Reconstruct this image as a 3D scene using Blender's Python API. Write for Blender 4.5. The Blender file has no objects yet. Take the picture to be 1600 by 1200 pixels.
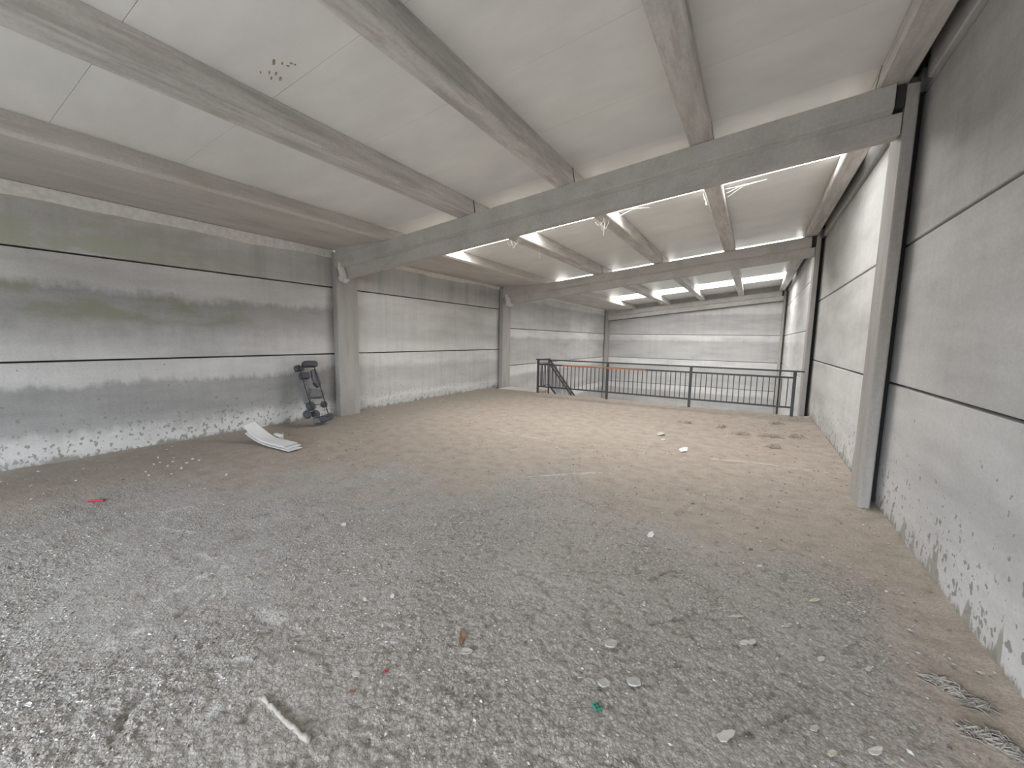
import bpy, bmesh, math, random
import numpy as np
from mathutils import Matrix, Vector

random.seed(7)
RNG = np.random.default_rng(11)
scene = bpy.context.scene
COL = scene.collection

# ------------------------------------------------------------------ camera, world, light, exposure
CAM_H = 1.62
FPX = 631.0
def _n(v): return v / np.linalg.norm(v)
_vy = _n(np.array([1178 - 800, 535 - 600, FPX]))
_vx = -np.array([-270 - 800, 510 - 600, FPX]); _vx = _n(_vx - _vy * (_vx @ _vy))
_vz = np.cross(_vx, _vy)
if _vz[1] > 0: _vz = -_vz
MW = np.array([_vx, _vy, _vz])
cam_data = bpy.data.cameras.new('camera')
cam = bpy.data.objects.new('camera', cam_data); COL.objects.link(cam)
cam_data.sensor_width = 36; cam_data.sensor_fit = 'HORIZONTAL'
cam_data.lens = FPX / 1600 * 36
cam_data.clip_start = 0.02; cam_data.clip_end = 200
_r, _u, _b = MW @ [1, 0, 0], MW @ [0, -1, 0], MW @ [0, 0, -1]
cam.matrix_world = Matrix(((_r[0], _u[0], _b[0], 0), (_r[1], _u[1], _b[1], 0), (_r[2], _u[2], _b[2], CAM_H), (0, 0, 0, 1)))
scene.camera = cam

world = bpy.data.worlds.new('overcast_sky'); scene.world = world; world.use_nodes = True
bg = world.node_tree.nodes['Background']
_wt = world.node_tree; _tc = _wt.nodes.new('ShaderNodeTexCoord'); _sx = _wt.nodes.new('ShaderNodeSeparateXYZ'); _rp = _wt.nodes.new('ShaderNodeValToRGB')
_mr = _wt.nodes.new('ShaderNodeMapRange'); _mr.inputs[1].default_value = -1; _mr.inputs[2].default_value = 1
_wt.links.new(_tc.outputs['Generated'], _sx.inputs[0]); _wt.links.new(_sx.outputs[2], _mr.inputs[0]); _wt.links.new(_mr.outputs[0], _rp.inputs[0])
_e = _rp.color_ramp.elements                       # overcast sky, brighter towards the zenith, over dull ground
_e[0].position = 0.0; _e[0].color = (0.10, 0.10, 0.097, 1); _e[1].position = 1.0; _e[1].color = (0.90, 0.95, 1.0, 1)
for _p, _c in ((0.485, (0.11, 0.11, 0.107, 1)), (0.515, (0.48, 0.515, 0.55, 1)), (0.70, (0.74, 0.79, 0.85, 1))):
    _q = _e.new(_p); _q.color = _c
_wt.links.new(_rp.outputs[0], bg.inputs['Color'])
bg.inputs['Strength'].default_value = 13.0
SKYLIGHT = 6.6
SKYLIGHT_COL = (1.0, 0.985, 0.95, 1)

pd = bpy.data.lights.new('window_daylight_portal', 'AREA'); pd.shape = 'RECTANGLE'
OPEN = (-5.0, 1.0, 0.0, 2.5)            # opening in the front wall behind the camera: x0, x1, z0, z1
pd.size = OPEN[1] - OPEN[0]; pd.size_y = OPEN[3] - OPEN[2]
pd.cycles.is_portal = True
po = bpy.data.objects.new('window_daylight_portal', pd); COL.objects.link(po)
po.location = ((OPEN[0] + OPEN[1]) / 2, -4.1, (OPEN[2] + OPEN[3]) / 2)
po.rotation_euler = (math.radians(90), 0, 0)     # shines towards +y

vs = scene.view_settings
scene.display_settings.display_device = 'sRGB'
vs.view_transform = 'Standard'; vs.look = 'None'; vs.gamma = 1; vs.use_curve_mapping = False
vs.exposure = 0.88
cy = scene.cycles
cy.max_bounces = 10; cy.diffuse_bounces = 8; cy.glossy_bounces = 4
cy.sample_clamp_indirect = 12
cy.use_denoising = True

# ------------------------------------------------------------------ main dimensions (metres)
XL, XR = -7.18, 1.17                    # inner faces of the side walls
SL = 0.104                              # roof slope, rising to the right
def zp(x): return 3.846 + SL * x        # purlin soffit = beam top
def zr(x): return 4.096 + SL * x        # underside of the roof panels
FRAMES = [5.06, 11.12, 21.95]           # near faces of the three cross beams
YB = 22.40                              # back wall
YF = -4.0                               # front wall, behind the camera
EDGE = 10.88                            # free edge of the mezzanine floor
ZG = -3.4                               # ground floor below

def ray(px, py): return MW @ np.array([px - 800, py - 600, FPX])
def at(px, py, z=0.0):                  # floor point under a spot of the photograph
    r = ray(px, py); t = (z - CAM_H) / r[2]
    return float(r[0] * t), float(r[1] * t)

# ------------------------------------------------------------------ noise
def _hash(ix, iy, seed):
    h = (ix.astype(np.int64) * 374761393 + iy.astype(np.int64) * 668265263 + seed * 1442695041) & 0xFFFFFFFF
    h = ((h ^ (h >> 13)) * 1274126177) & 0xFFFFFFFF
    return ((h ^ (h >> 16)) & 0xFFFF) / 65535.0
def vnoise(x, y, seed=0):
    x = np.asarray(x, float); y = np.asarray(y, float)
    ix, iy = np.floor(x), np.floor(y); fx, fy = x - ix, y - iy
    ux, uy = fx * fx * (3 - 2 * fx), fy * fy * (3 - 2 * fy)
    a, b = _hash(ix, iy, seed), _hash(ix + 1, iy, seed)
    c, d = _hash(ix, iy + 1, seed), _hash(ix + 1, iy + 1, seed)
    return a * (1 - ux) * (1 - uy) + b * ux * (1 - uy) + c * (1 - ux) * uy + d * ux * uy
def fbm(x, y, seed=0, octv=4, gain=0.5):
    s = 0; a = 1; t = 0
    for k in range(octv):
        s = s + a * vnoise(x * 2 ** k + 17 * k, y * 2 ** k - 9 * k, seed + k); t += a; a *= gain
    return s / t
def sstep(a, b, x):
    t = np.clip((x - a) / (b - a), 0, 1); return t * t * (3 - 2 * t)

# ------------------------------------------------------------------ node materials
class NG:
    def __init__(self, name):
        self.m = bpy.data.materials.new(name); self.m.use_nodes = True
        self.t = self.m.node_tree; self.t.nodes.clear()
        self.out = self.n('ShaderNodeOutputMaterial')
    def n(self, typ, **kw):
        nd = self.t.nodes.new(typ)
        for k, v in kw.items(): setattr(nd, k, v)
        return nd
    def link(self, a, b): self.t.links.new(a, b)
    def put(self, sock, v):
        if isinstance(v, bpy.types.NodeSocket): self.link(v, sock)
        elif v is not None:
            if isinstance(v, tuple) and len(v) == 3 and sock.type == 'RGBA': v = v + (1,)
            sock.default_value = v
    def pos(self): return self.n('ShaderNodeNewGeometry').outputs['Position']
    def scale(self, vec, s):
        nd = self.n('ShaderNodeVectorMath', operation='MULTIPLY'); self.put(nd.inputs[0], vec); nd.inputs[1].default_value = s
        return nd.outputs[0]
    def shift(self, vec, s):
        nd = self.n('ShaderNodeVectorMath', operation='ADD'); self.put(nd.inputs[0], vec); nd.inputs[1].default_value = s
        return nd.outputs[0]
    def noise(self, vec, scale=1.0, detail=4.0, rough=0.55):
        nd = self.n('ShaderNodeTexNoise'); self.put(nd.inputs['Vector'], vec)
        nd.inputs['Scale'].default_value = scale; nd.inputs['Detail'].default_value = detail; nd.inputs['Roughness'].default_value = rough
        return nd.outputs['Fac']
    def math(self, op, a, b=None, c=None, clamp=False):
        nd = self.n('ShaderNodeMath', operation=op); nd.use_clamp = clamp
        self.put(nd.inputs[0], a)
        if b is not None: self.put(nd.inputs[1], b)
        if c is not None: self.put(nd.inputs[2], c)
        return nd.outputs[0]
    def rng(self, v, a, b, c=0.0, d=1.0, smooth=False):
        nd = self.n('ShaderNodeMapRange'); nd.clamp = True
        if smooth: nd.interpolation_type = 'SMOOTHSTEP'
        self.put(nd.inputs[0], v)
        for i, q in enumerate((a, b, c, d)): self.put(nd.inputs[i + 1], q)
        return nd.outputs[0]
    def mix(self, f, a, b, mode='MIX'):
        nd = self.n('ShaderNodeMix', data_type='RGBA', blend_type=mode)
        self.put(nd.inputs[0], f); self.put(nd.inputs[6], a); self.put(nd.inputs[7], b)
        return nd.outputs[2]
    def ramp(self, f, stops):
        nd = self.n('ShaderNodeValToRGB'); self.put(nd.inputs[0], f)
        el = nd.color_ramp.elements
        while len(el) < len(stops): el.new(0.5)
        for e, (p, c) in zip(el, stops):
            e.position = p; e.color = tuple(c) + (1,) if len(c) == 3 else c
        return nd.outputs[0]
    def xyz(self, v):
        nd = self.n('ShaderNodeSeparateXYZ'); self.put(nd.inputs[0], v); return nd.outputs
    def bump(self, h, strength=0.3, dist=0.01, normal=None):
        nd = self.n('ShaderNodeBump'); self.put(nd.inputs['Height'], h)
        nd.inputs['Strength'].default_value = strength; nd.inputs['Distance'].default_value = dist
        if normal is not None: self.put(nd.inputs['Normal'], normal)
        return nd.outputs[0]
    def attr(self, name):
        return self.n('ShaderNodeAttribute', attribute_name=name).outputs['Fac']
    def finish(self, color, rough=0.85, normal=None, spec=0.3, metal=0.0):
        b = self.n('ShaderNodeBsdfPrincipled')
        self.put(b.inputs['Base Color'], color); self.put(b.inputs['Roughness'], rough)
        b.inputs['Specular IOR Level'].default_value = spec; b.inputs['Metallic'].default_value = metal
        if normal is not None: self.put(b.inputs['Normal'], normal)
        self.link(b.outputs[0], self.out.inputs[0])
        return self.m
def gr(v, w=0.0): return (v * (1 + w), v, v * (1 - w * 1.3))

def wall_mat(name, z0, z1, stops, wob=0.12, tint=None, spots=0.0, spikes=0.0, seed=0.0, zfl=0.0, streak=0.25):
    """Cast concrete whose tide marks run along the panel; stops = (height in m, grey)."""
    g = NG(name); P = g.shift(g.pos(), (seed, seed * 1.7, 0)); z = g.xyz(g.pos())[2]
    n1 = g.noise(g.scale(P, (1.1, 1.1, 1.6)), 1.0, 6, 0.62)
    n2 = g.noise(g.scale(P, (9, 9, 3.0)), 1.0, 4, 0.6)
    w = g.math('ADD', g.math('MULTIPLY', g.math('SUBTRACT', n1, 0.5), wob * 2.2), g.math('MULTIPLY', g.math('SUBTRACT', n2, 0.5), wob * 1.6))
    zn = g.math('ADD', z, w)
    f = g.rng(zn, z0, z1)
    col = g.ramp(f, [((s - z0) / (z1 - z0), c if isinstance(c, tuple) else gr(c, 0.005)) for s, c in stops])
    cl = g.noise(g.scale(P, (0.55, 0.55, 2.4)), 1.0, 5, 0.6)
    col = g.mix(1.0, col, g.ramp(cl, [(0.25, gr(0.74)), (0.5, gr(0.95)), (0.75, gr(1.1))]), 'MULTIPLY')
    st = g.noise(g.scale(P, (5.5, 5.5, 0.22)), 1.0, 4, 0.65)
    col = g.mix(streak, col, g.ramp(st, [(0.3, gr(0.6)), (0.5, gr(1.0)), (0.72, gr(1.15))]), 'MULTIPLY')
    fi = g.noise(g.scale(P, (1, 1, 1.6)), 38, 3, 0.6)
    col = g.mix(0.5, col, g.ramp(fi, [(0.3, gr(0.86)), (0.7, gr(1.1))]), 'MULTIPLY')
    if tint:
        ax, p0, p1, colr, za, zb = tint
        along = g.xyz(g.pos())[ax]
        m = g.math('MULTIPLY', g.rng(along, p0, p1, 1, 0, True), g.rng(g.noise(g.scale(P, (1.4, 1.4, 3.2)), 1.0, 6, 0.65), 0.40, 0.58, 0, 1, True))
        zz = g.math('ADD', z, g.math('MULTIPLY', g.math('SUBTRACT', n1, 0.5), 0.35))
        m = g.math('MULTIPLY', m, g.math('MULTIPLY', g.rng(zz, za, za + 0.12, 0, 1, True), g.rng(zz, zb - 0.12, zb, 1, 0, True)))
        col = g.mix(g.math('MULTIPLY', m, 0.75), col, colr)
    if spots:
        sp = g.noise(g.scale(P, (1, 1, 0.8)), 21, 2.5, 0.5)
        thr = g.rng(z, zfl + 0.02, zfl + 1.05, 0.565, 0.735)
        m = g.rng(g.math('SUBTRACT', sp, thr), 0.0, 0.018)
        dn = g.rng(g.noise(P, 2.2, 3), 0.25, 0.42)
        col = g.mix(g.math('MULTIPLY', g.math('MULTIPLY', m, dn), spots), col, gr(0.24, 0.03))
    if spikes:
        s1 = g.noise(g.scale(P, (6.0, 6.0, 0.9)), 1.0, 2.5, 0.55)
        thr = g.math('ADD', g.math('MULTIPLY', g.math('SUBTRACT', z, zfl), 0.42 / spikes), 0.465)
        m = g.rng(g.math('SUBTRACT', s1, thr), 0.0, 0.025)
        col = g.mix(g.math('MULTIPLY', m, 0.85), col, (0.31, 0.305, 0.265))
    base = g.rng(g.math('ADD', z, g.math('MULTIPLY', g.math('SUBTRACT', n2, 0.5), 0.34)), zfl + 0.02, zfl + 0.06, 1, 0)
    if spots: col = g.mix(g.math('MULTIPLY', base, 0.8), col, (0.25, 0.24, 0.21))
    nb = g.bump(g.math('ADD', fi, g.math('MULTIPLY', n2, 1.5)), 0.25, 0.006)
    return g.finish(col, 0.88, nb, 0.25)

def concrete(name, v, warm=0.02, axis=(1, 1, 1), lo=0.78, hi=1.14, stain=None, sc=2.2, bump=0.25, rough=0.86):
    g = NG(name); P = g.pos()
    a = g.noise(g.scale(P, axis), sc, 6, 0.62)
    col = g.mix(1.0, gr(v, warm), g.ramp(a, [(0.28, gr(lo)), (0.5, gr(0.97)), (0.75, gr(hi))]), 'MULTIPLY')
    fi = g.noise(P, 34, 3, 0.6)
    col = g.mix(0.5, col, g.ramp(fi, [(0.3, gr(0.84)), (0.7, gr(1.1))]), 'MULTIPLY')
    if stain:
        m = g.rng(g.noise(g.scale(P, axis), sc * 1.7, 5, 0.7), 0.52, 0.66, 0, 1, True)
        col = g.mix(g.math('MULTIPLY', m, 0.55), col, stain)
    return g.finish(col, rough, g.bump(g.math('ADD', a, fi), bump, 0.006), 0.25)

def plain(name, c, rough=0.7, metal=0.0, var=0.12, sc=30, spec=0.4, bump=0.1):
    g = NG(name); a = g.noise(g.pos(), sc, 4, 0.6)
    col = g.mix(1.0, c, g.ramp(a, [(0.3, gr(1 - var)), (0.7, gr(1 + var * 0.6))]), 'MULTIPLY')
    return g.finish(col, rough, g.bump(a, bump, 0.003), spec, metal)

M = {}
M['gap'] = plain('dark_joint_and_shade', gr(0.045), 0.95)  # dark joints, and shade painted into slots, pockets and gaps
M['column'] = concrete('column_concrete', 0.39, 0.03, (2, 2, 0.35), 0.8, 1.12, (0.31, 0.295, 0.25), 1.6)
M['beam'] = concrete('beam_concrete', 0.50, 0.035, (0.8, 1.5, 0.8), 0.82, 1.1, (0.40, 0.385, 0.35), 2.2)
M['purlin'] = concrete('purlin_concrete', 0.57, 0.035, (3.2, 0.45, 3.2), 0.66, 1.22, (0.43, 0.38, 0.33), 2.4)
M['gutter'] = concrete('gutter_concrete', 0.56, 0.05, (1.6, 0.4, 3.0), 0.82, 1.1, (0.46, 0.41, 0.35), 1.6)
M['mortar'] = plain('pale_mortar', (0.76, 0.75, 0.715), 0.9, var=0.15, sc=16, bump=0.4)
M['lower_floor'] = concrete('lower_floor_concrete', 0.42, 0.03, (1, 1, 1))

# white sandwich roof panels with shallow ribs running up the slope
g = NG('white_roof_panel'); P = g.pos()
y = g.xyz(P)[1]
rib = g.math('PINGPONG', g.math('MULTIPLY', y, 10.0), 0.5)
rb = g.rng(rib, 0.0, 0.12, 0, 1, True)
d1 = g.noise(g.scale(P, (0.8, 1.6, 1)), 1.3, 5, 0.6)
col = g.mix(1.0, (0.83, 0.83, 0.805), g.ramp(d1, [(0.3, gr(0.92)), (0.7, gr(1.05))]), 'MULTIPLY')
M['panel'] = g.finish(col, g.rng(d1, 0.3, 0.7, 0.30, 0.40), g.bump(g.math('ADD', rb, g.math('MULTIPLY', d1, 0.6)), 0.05, 0.006), 0.5)

g = NG('daylit_skylight_sheet'); e = g.n('ShaderNodeEmission')
sky_rib = g.math('PINGPONG', g.math('MULTIPLY', g.xyz(g.pos())[0], 4.0), 0.5)
e.inputs['Color'].default_value = SKYLIGHT_COL
g.put(e.inputs['Strength'], g.rng(sky_rib, 0, 0.5, SKYLIGHT * 0.92, SKYLIGHT * 1.08))
g.link(e.outputs[0], g.out.inputs[0]); M['skylight'] = g.m

M['steel'] = plain('dark_grey_painted_steel', (0.065, 0.068, 0.072), 0.5, 0.2, 0.12, 40)
M['orange'] = plain('orange_plastic', (0.55, 0.20, 0.09), 0.55, 0, 0.1)
M['brick'] = plain('reddish_tile', (0.42, 0.25, 0.19), 0.85, 0, 0.25, 9)
M['pad'] = plain('grey_padding', (0.075, 0.078, 0.095), 0.75, 0, 0.3, 24)
M['pad_light'] = plain('mid_grey_padding', (0.15, 0.15, 0.165), 0.75, 0, 0.25, 24)
M['pad_pale'] = plain('pale_grey_padding', (0.17, 0.17, 0.18), 0.75, 0, 0.2, 24)
M['black'] = plain('black_rod', (0.012, 0.012, 0.016), 0.5)
M['white'] = plain('white_sheet', (0.70, 0.70, 0.70), 0.6, 0, 0.05, 12)
M['scrap'] = plain('off_white_scrap', (0.54, 0.53, 0.49), 0.85, 0, 0.16, 25)
M['flake'] = plain('pale_plaster', (0.45, 0.44, 0.41), 0.9, 0, 0.2, 30)
M['bead'] = concrete('pale_bead', 0.30, 0.07, (1, 1, 1), 0.7, 1.15, None, 30, 0.8)
M['yellowish'] = plain('yellowed_scrap', (0.52, 0.51, 0.39), 0.85, 0, 0.15, 25)
M['green'] = plain('green_plastic', (0.02, 0.27, 0.19), 0.5)
M['red'] = plain('red_plastic', (0.36, 0.03, 0.05), 0.5)
M['rust'] = plain('rust_stain', (0.42, 0.32, 0.20), 0.9, 0, 0.35, 40)
M['brown'] = plain('dry_brown', (0.24, 0.14, 0.09), 0.85, 0, 0.3, 40)
M['twig'] = plain('dry_dust_fibres', (0.40, 0.345, 0.295), 0.95, 0, 0.3, 20)
M['rag'] = concrete('matted_fibre', 0.33, 0.07, (3, 3, 3), 0.6, 1.2, (0.24, 0.215, 0.16), 4, 0.3, 0.95)
M['web'] = plain('dusty_web', (0.85, 0.84, 0.82), 0.9)

# ------------------------------------------------------------------ mesh helpers
class MB:
    def __init__(self): self.v = []; self.f = []
    def add(self, vs, fs):
        o = len(self.v); self.v += [tuple(map(float, p)) for p in vs]; self.f += [tuple(i + o for i in q) for q in fs]
        return self
    def box(self, x0, x1, y0, y1, z0, z1, sl=0.0, xr=0.0):
        v = [(x, y, z + sl * (x - xr)) for x in (x0, x1) for y in (y0, y1) for z in (z0, z1)]
        return self.add(v, [(0, 1, 3, 2), (4, 6, 7, 5), (0, 4, 5, 1), (2, 3, 7, 6), (0, 2, 6, 4), (1, 5, 7, 3)])
    def prism(self, prof, a, b):        # prof(points 3D at end a) as function t->list of points
        A, B = prof(a), prof(b); n = len(A)
        f = [tuple(range(n))[::-1], tuple(range(n, 2 * n))] + [(i, (i + 1) % n, n + (i + 1) % n, n + i) for i in range(n)]
        return self.add(list(A) + list(B), f)
    def tube(self, pts, r, n=6, r2=None):
        pts = [Vector(p) for p in pts]; rings = []
        for i, p in enumerate(pts):
            d = (pts[min(i + 1, len(pts) - 1)] - pts[max(i - 1, 0)]).normalized()
            up = Vector((0, 0, 1)) if abs(d.z) < 0.9 else Vector((1, 0, 0))
            a = d.cross(up).normalized(); b = d.cross(a)
            rr = r if r2 is None else r + (r2 - r) * i / max(1, len(pts) - 1)
            rings.append([p + (a * math.cos(t) + b * math.sin(t)) * rr for t in [2 * math.pi * k / n for k in range(n)]])
        v = [q for ring in rings for q in ring]
        f = [(i * n + k, i * n + (k + 1) % n, (i + 1) * n + (k + 1) % n, (i + 1) * n + k) for i in range(len(pts) - 1) for k in range(n)]
        f += [tuple(range(n))[::-1], tuple(range((len(pts) - 1) * n, len(pts) * n))]
        return self.add(v, f)
    def bar(self, a, b, w, h=None):     # square bar between two points
        a, b = Vector(a), Vector(b); h = h or w; d = (b - a).normalized()
        up = Vector((0, 0, 1)) if abs(d.z) < 0.95 else Vector((0, 1, 0))
        s = d.cross(up).normalized() * (w / 2); u = s.cross(d).normalized() * (h / 2)
        v = [a - s - u, a + s - u, a + s + u, a - s + u, b - s - u, b + s - u, b + s + u, b - s + u]
        return self.add(v, [(0, 3, 2, 1), (4, 5, 6, 7), (0, 1, 5, 4), (1, 2, 6, 5), (2, 3, 7, 6), (3, 0, 4, 7)])
    def build(self, name, mat, parent=None, bevel=0.0, smooth=False, seg=1, **props):
        me = bpy.data.meshes.new(name); me.from_pydata(self.v, [], self.f); me.materials.append(mat)
        bm = bmesh.new(); bm.from_mesh(me)
        bmesh.ops.recalc_face_normals(bm, faces=bm.faces)
        if bevel:
            ed = [e for e in bm.edges if len(e.link_faces) == 2 and e.calc_face_angle() > 0.5]
            bmesh.ops.bevel(bm, geom=ed, offset=bevel, segments=seg, affect='EDGES', profile=0.6, clamp_overlap=True)
        bm.to_mesh(me); bm.free()
        if smooth:
            me.polygons.foreach_set('use_smooth', [True] * len(me.polygons))
        o = bpy.data.objects.new(name, me); COL.objects.link(o)
        if parent is not None: o.parent = parent
        for k, v in props.items(): o[k] = v
        return o
def empty(name, loc=(0, 0, 0), **props):
    o = bpy.data.objects.new(name, None); COL.objects.link(o); o.location = loc; o.empty_display_size = 0.1
    for k, v in props.items(): o[k] = v
    return o
def attach(o, parent):                  # parent a world-space mesh to an Empty that is not at the origin
    o.parent = parent; o.matrix_parent_inverse = Matrix.Translation(parent.location).inverted()
    return o

# ------------------------------------------------------------------ floor: dusty, gravelly mezzanine slab
BX = [-7.3, -5.7, -5.0, -3.8, -2.6, -1.9, -0.85, -0.3, 0.46, 0.95, 1.3]
BY = [0.8, 1.5, 2.5, 3.5, 3.6, 4.6, 4.0, 4.0, 4.0, 3.5, 2.6]
def dust_of(x, y):
    yb = np.interp(x, BX, BY)
    d = np.minimum(np.minimum((yb - y) / 2.0, (x + 5.7) / 1.4), (0.90 - x) / 0.75)
    d = d + (fbm(x * 1.5, y * 1.5, 3, 5, 0.6) - 0.5) * 1.15 + (fbm(x * 9, y * 9, 31, 3) - 0.5) * 0.35
    return 1 - sstep(-0.32, 0.80, d)
SMEAR = [([(256, 800), (300, 790)], .022), ([(310, 868), (342, 878), (372, 893)], .020), ([(325, 897), (290, 912), (240, 935)], .022),
         ([(222, 1024), (268, 1018), (305, 1017)], .014), ([(310, 1030), (322, 1037), (360, 1035), (395, 1028)], .012),
         ([(250, 826), (300, 833)], .020), ([(415, 955), (440, 970)], .03), ([(180, 1000), (230, 985)], .04), ([(0, 1000), (25, 998)], .03),
         ([(820, 745), (940, 738)], .02), ([(1110, 716), (1190, 724), (1290, 738)], .022), ([(780, 672), (860, 690)], .02), ([(310, 1125), (350, 1098)], .02)]
CRACK = [([(270, 965), (300, 945), (330, 930)], .018), ([(180, 1150), (205, 1110), (235, 1075)], .02), ([(385, 1125), (405, 1100)], .018), ([(1010, 905), (1040, 892), (1080, 888)], .014),
         ([(1020, 975), (1060, 966), (1100, 962)], .014), ([(975, 1030), (985, 1000)], .01), ([(1060, 805), (1085, 785), (1095, 775)], .025), ([(1150, 1150), (1230, 1130), (1270, 1105)], .014)]
def seg_field(x, y, lines):
    m = np.zeros_like(x)
    x, y = x + 0.10 * (fbm(x * 4, y * 4, 101, 3) - .5), y + 0.10 * (fbm(x * 4, y * 4, 121, 3) - .5)
    for pts, w in lines:
        P = [at(*p) for p in pts]
        for (ax, ay), (bx, by) in zip(P[:-1], P[1:]):
            dx, dy = bx - ax, by - ay; L = dx * dx + dy * dy
            t = np.clip(((x - ax) * dx + (y - ay) * dy) / L, 0, 1)
            d = np.hypot(x - ax - t * dx, y - ay - t * dy)
            m = np.maximum(m, np.exp(-(d / w) ** 2))
    return m
def rough_amt(x, y):                    # where the gravel is coarse
    return sstep(0.42, 0.62, fbm(x * 0.9 + 4, y * 0.9, 51, 4, 0.55))
def floor_h(x, y):
    x = np.asarray(x, float); y = np.asarray(y, float)
    du = dust_of(x, y); k = (1 - 0.55 * du) * (1 - 0.5 * sstep(1.2, 3.0, -x)); ra = 0.62 + 0.45 * rough_amt(x, y)
    h = 0.016 * (fbm(x * 0.8, y * 0.8, 5, 3) - 0.5) + 0.016 * (fbm(x * 4, y * 4, 7, 3) - 0.5) * (0.5 + 0.5 * k)
    gq = fbm(x * 20, y * 20, 9, 2, 0.6); g2 = fbm(x * 46, y * 46, 23, 2, 0.6)
    h = h + k * ra * (0.008 * (gq - 0.5) + 0.017 * (g2 - 0.5))
    h = h - k * ra * 0.006 * sstep(0.62, 0.78, fbm(x * 26, y * 26, 77, 2))
    h = h - 0.026 * seg_field(x, y, CRACK) * fbm(x * 20, y * 20, 41, 2)
    edge = np.minimum(x - XL, XR - x)
    h = h + 0.03 * np.exp(-np.maximum(edge, 0) / 0.10) * (0.4 + fbm(x * 3, y * 3, 15, 3))
    return h
xs = np.concatenate([np.arange(XL - 0.1, -4.2, 0.03), np.arange(-4.2, 1.0, 0.0095), np.arange(1.0, XR + 0.1, 0.02)])
ys = [YF]
while ys[-1] < 0.1: ys.append(ys[-1] + 0.12)
while ys[-1] < EDGE: ys.append(min(EDGE, ys[-1] + min(0.05, 0.0085 * max(1, (ys[-1] / 1.9) ** 1.2))))
ys = np.array(ys)
X, Y = np.meshgrid(xs, ys); nx, ny = len(xs), len(ys)
x, y = X.ravel(), Y.ravel()
Z = floor_h(x, y)
# top grid plus a skirt and an underside so that the slab has its real thickness
top = np.stack([x, y, Z], 1)
idx = np.arange(nx * ny).reshape(ny, nx)
quads = np.stack([idx[:-1, :-1], idx[:-1, 1:], idx[1:, 1:], idx[1:, :-1]], -1).reshape(-1, 4)
low = np.array([(xs[0], YF, -0.26), (xs[-1], YF, -0.26), (xs[-1], EDGE, -0.26), (xs[0], EDGE, -0.26)])
nb = nx * ny
allv = np.concatenate([top, low])
ring_back = idx[-1, :]                                  # the free edge, seen from below
me = bpy.data.meshes.new('floor')
extra = [tuple([nb + 3, nb + 2] + [int(i) for i in ring_back[::-1]]), (nb, nb + 1, nb + 2, nb + 3)]
me.from_pydata(allv.tolist(), [], quads.tolist() + extra)
for nm, arr in (('dust', dust_of(x, y)), ('smear', seg_field(x, y, SMEAR) * sstep(0.3, 0.6, fbm(x * 14, y * 14, 61, 3)) ), ('coarse', rough_amt(x, y)),
                ('low', np.clip((fbm(x * 20, y * 20, 9, 2, 0.6) - 0.5) * 1.2 + (fbm(x * 46, y * 46, 23, 2, 0.6) - 0.5) * 1.2 + 0.5 - 0.45 * sstep(0.58, 0.75, fbm(x * 26, y * 26, 77, 2)) - 1.1 * seg_field(x, y, CRACK) * fbm(x * 24, y * 24, 43, 2), 0, 1))):
    a = me.attributes.new(nm, 'FLOAT', 'POINT')
    a.data.foreach_set('value', np.concatenate([arr, np.zeros(4)]).astype(np.float32))
me.polygons.foreach_set('use_smooth', [True] * len(me.polygons))
g = NG('gravelly_dusty_floor'); P = g.pos()
dust, smear, low_, coarse = g.attr('dust'), g.attr('smear'), g.attr('low'), g.attr('coarse')
def voro(vec, sc, rnd=1.0):
    v = g.n('ShaderNodeTexVoronoi'); g.put(v.inputs['Vector'], vec); v.inputs['Scale'].default_value = sc; v.inputs['Randomness'].default_value = rnd
    return v.outputs['Distance'], g.xyz(v.outputs['Color'])[0]
wv = g.n('ShaderNodeTexNoise'); g.put(wv.inputs['Vector'], P); wv.inputs['Scale'].default_value = 40; wv.inputs['Detail'].default_value = 2
wp = g.n('ShaderNodeVectorMath', operation='MULTIPLY_ADD'); g.put(wp.inputs[0], wv.outputs['Color']); wp.inputs[1].default_value = (.012, .012, .012); g.put(wp.inputs[2], P); wp = wp.outputs[0]
va, ca_ = voro(wp, 62); vb, cb_ = voro(wp, 135)
f1 = g.noise(P, 85, 4, 0.7); f2 = g.noise(P, 5.5, 5, 0.6); f4 = g.noise(P, 1.1, 4, 0.6)
fs = g.noise(g.scale(P, (9, 2.2, 1)), 1.6, 5, 0.65)
grey = g.ramp(ca_, [(0.0, (0.286, 0.267, 0.244)), (0.5, (0.376, 0.354, 0.325)), (0.9, (0.445, 0.420, 0.390)), (1.0, (0.594, 0.571, 0.536))])
g2_ = g.ramp(cb_, [(0.0, (0.249, 0.233, 0.213)), (0.45, (0.366, 0.344, 0.317)), (0.88, (0.445, 0.421, 0.390)), (1.0, (0.700, 0.673, 0.643))])
grey = g.mix(0.55, grey, g2_)
grey = g.mix(g.rng(va, 0.40, 0.75, 0, 0.5), grey, (0.138, 0.124, 0.107))  # gaps between stones darkened, shade put into the colour
grey = g.mix(1.0, grey, g.ramp(f1, [(0.3, gr(0.58)), (0.52, gr(1.0)), (0.75, gr(1.2))]), 'MULTIPLY')
grey = g.mix(g.math('MULTIPLY', g.rng(f4, 0.38, 0.62, 0, 1), 0.5), grey, (0.408, 0.385, 0.361))
grey = g.mix(g.rng(low_, 0.02, 0.20, 0.42, 0), grey, (0.138, 0.124, 0.107))  # pits and grooves darkened, their shade put into the colour
grey = g.mix(g.rng(f2, 0.60, 0.78, 0, 0.22), grey, (0.318, 0.255, 0.195))
grey = g.mix(g.rng(fs, 0.60, 0.72, 0, 0.35), grey, (0.466, 0.449, 0.434))
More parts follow.
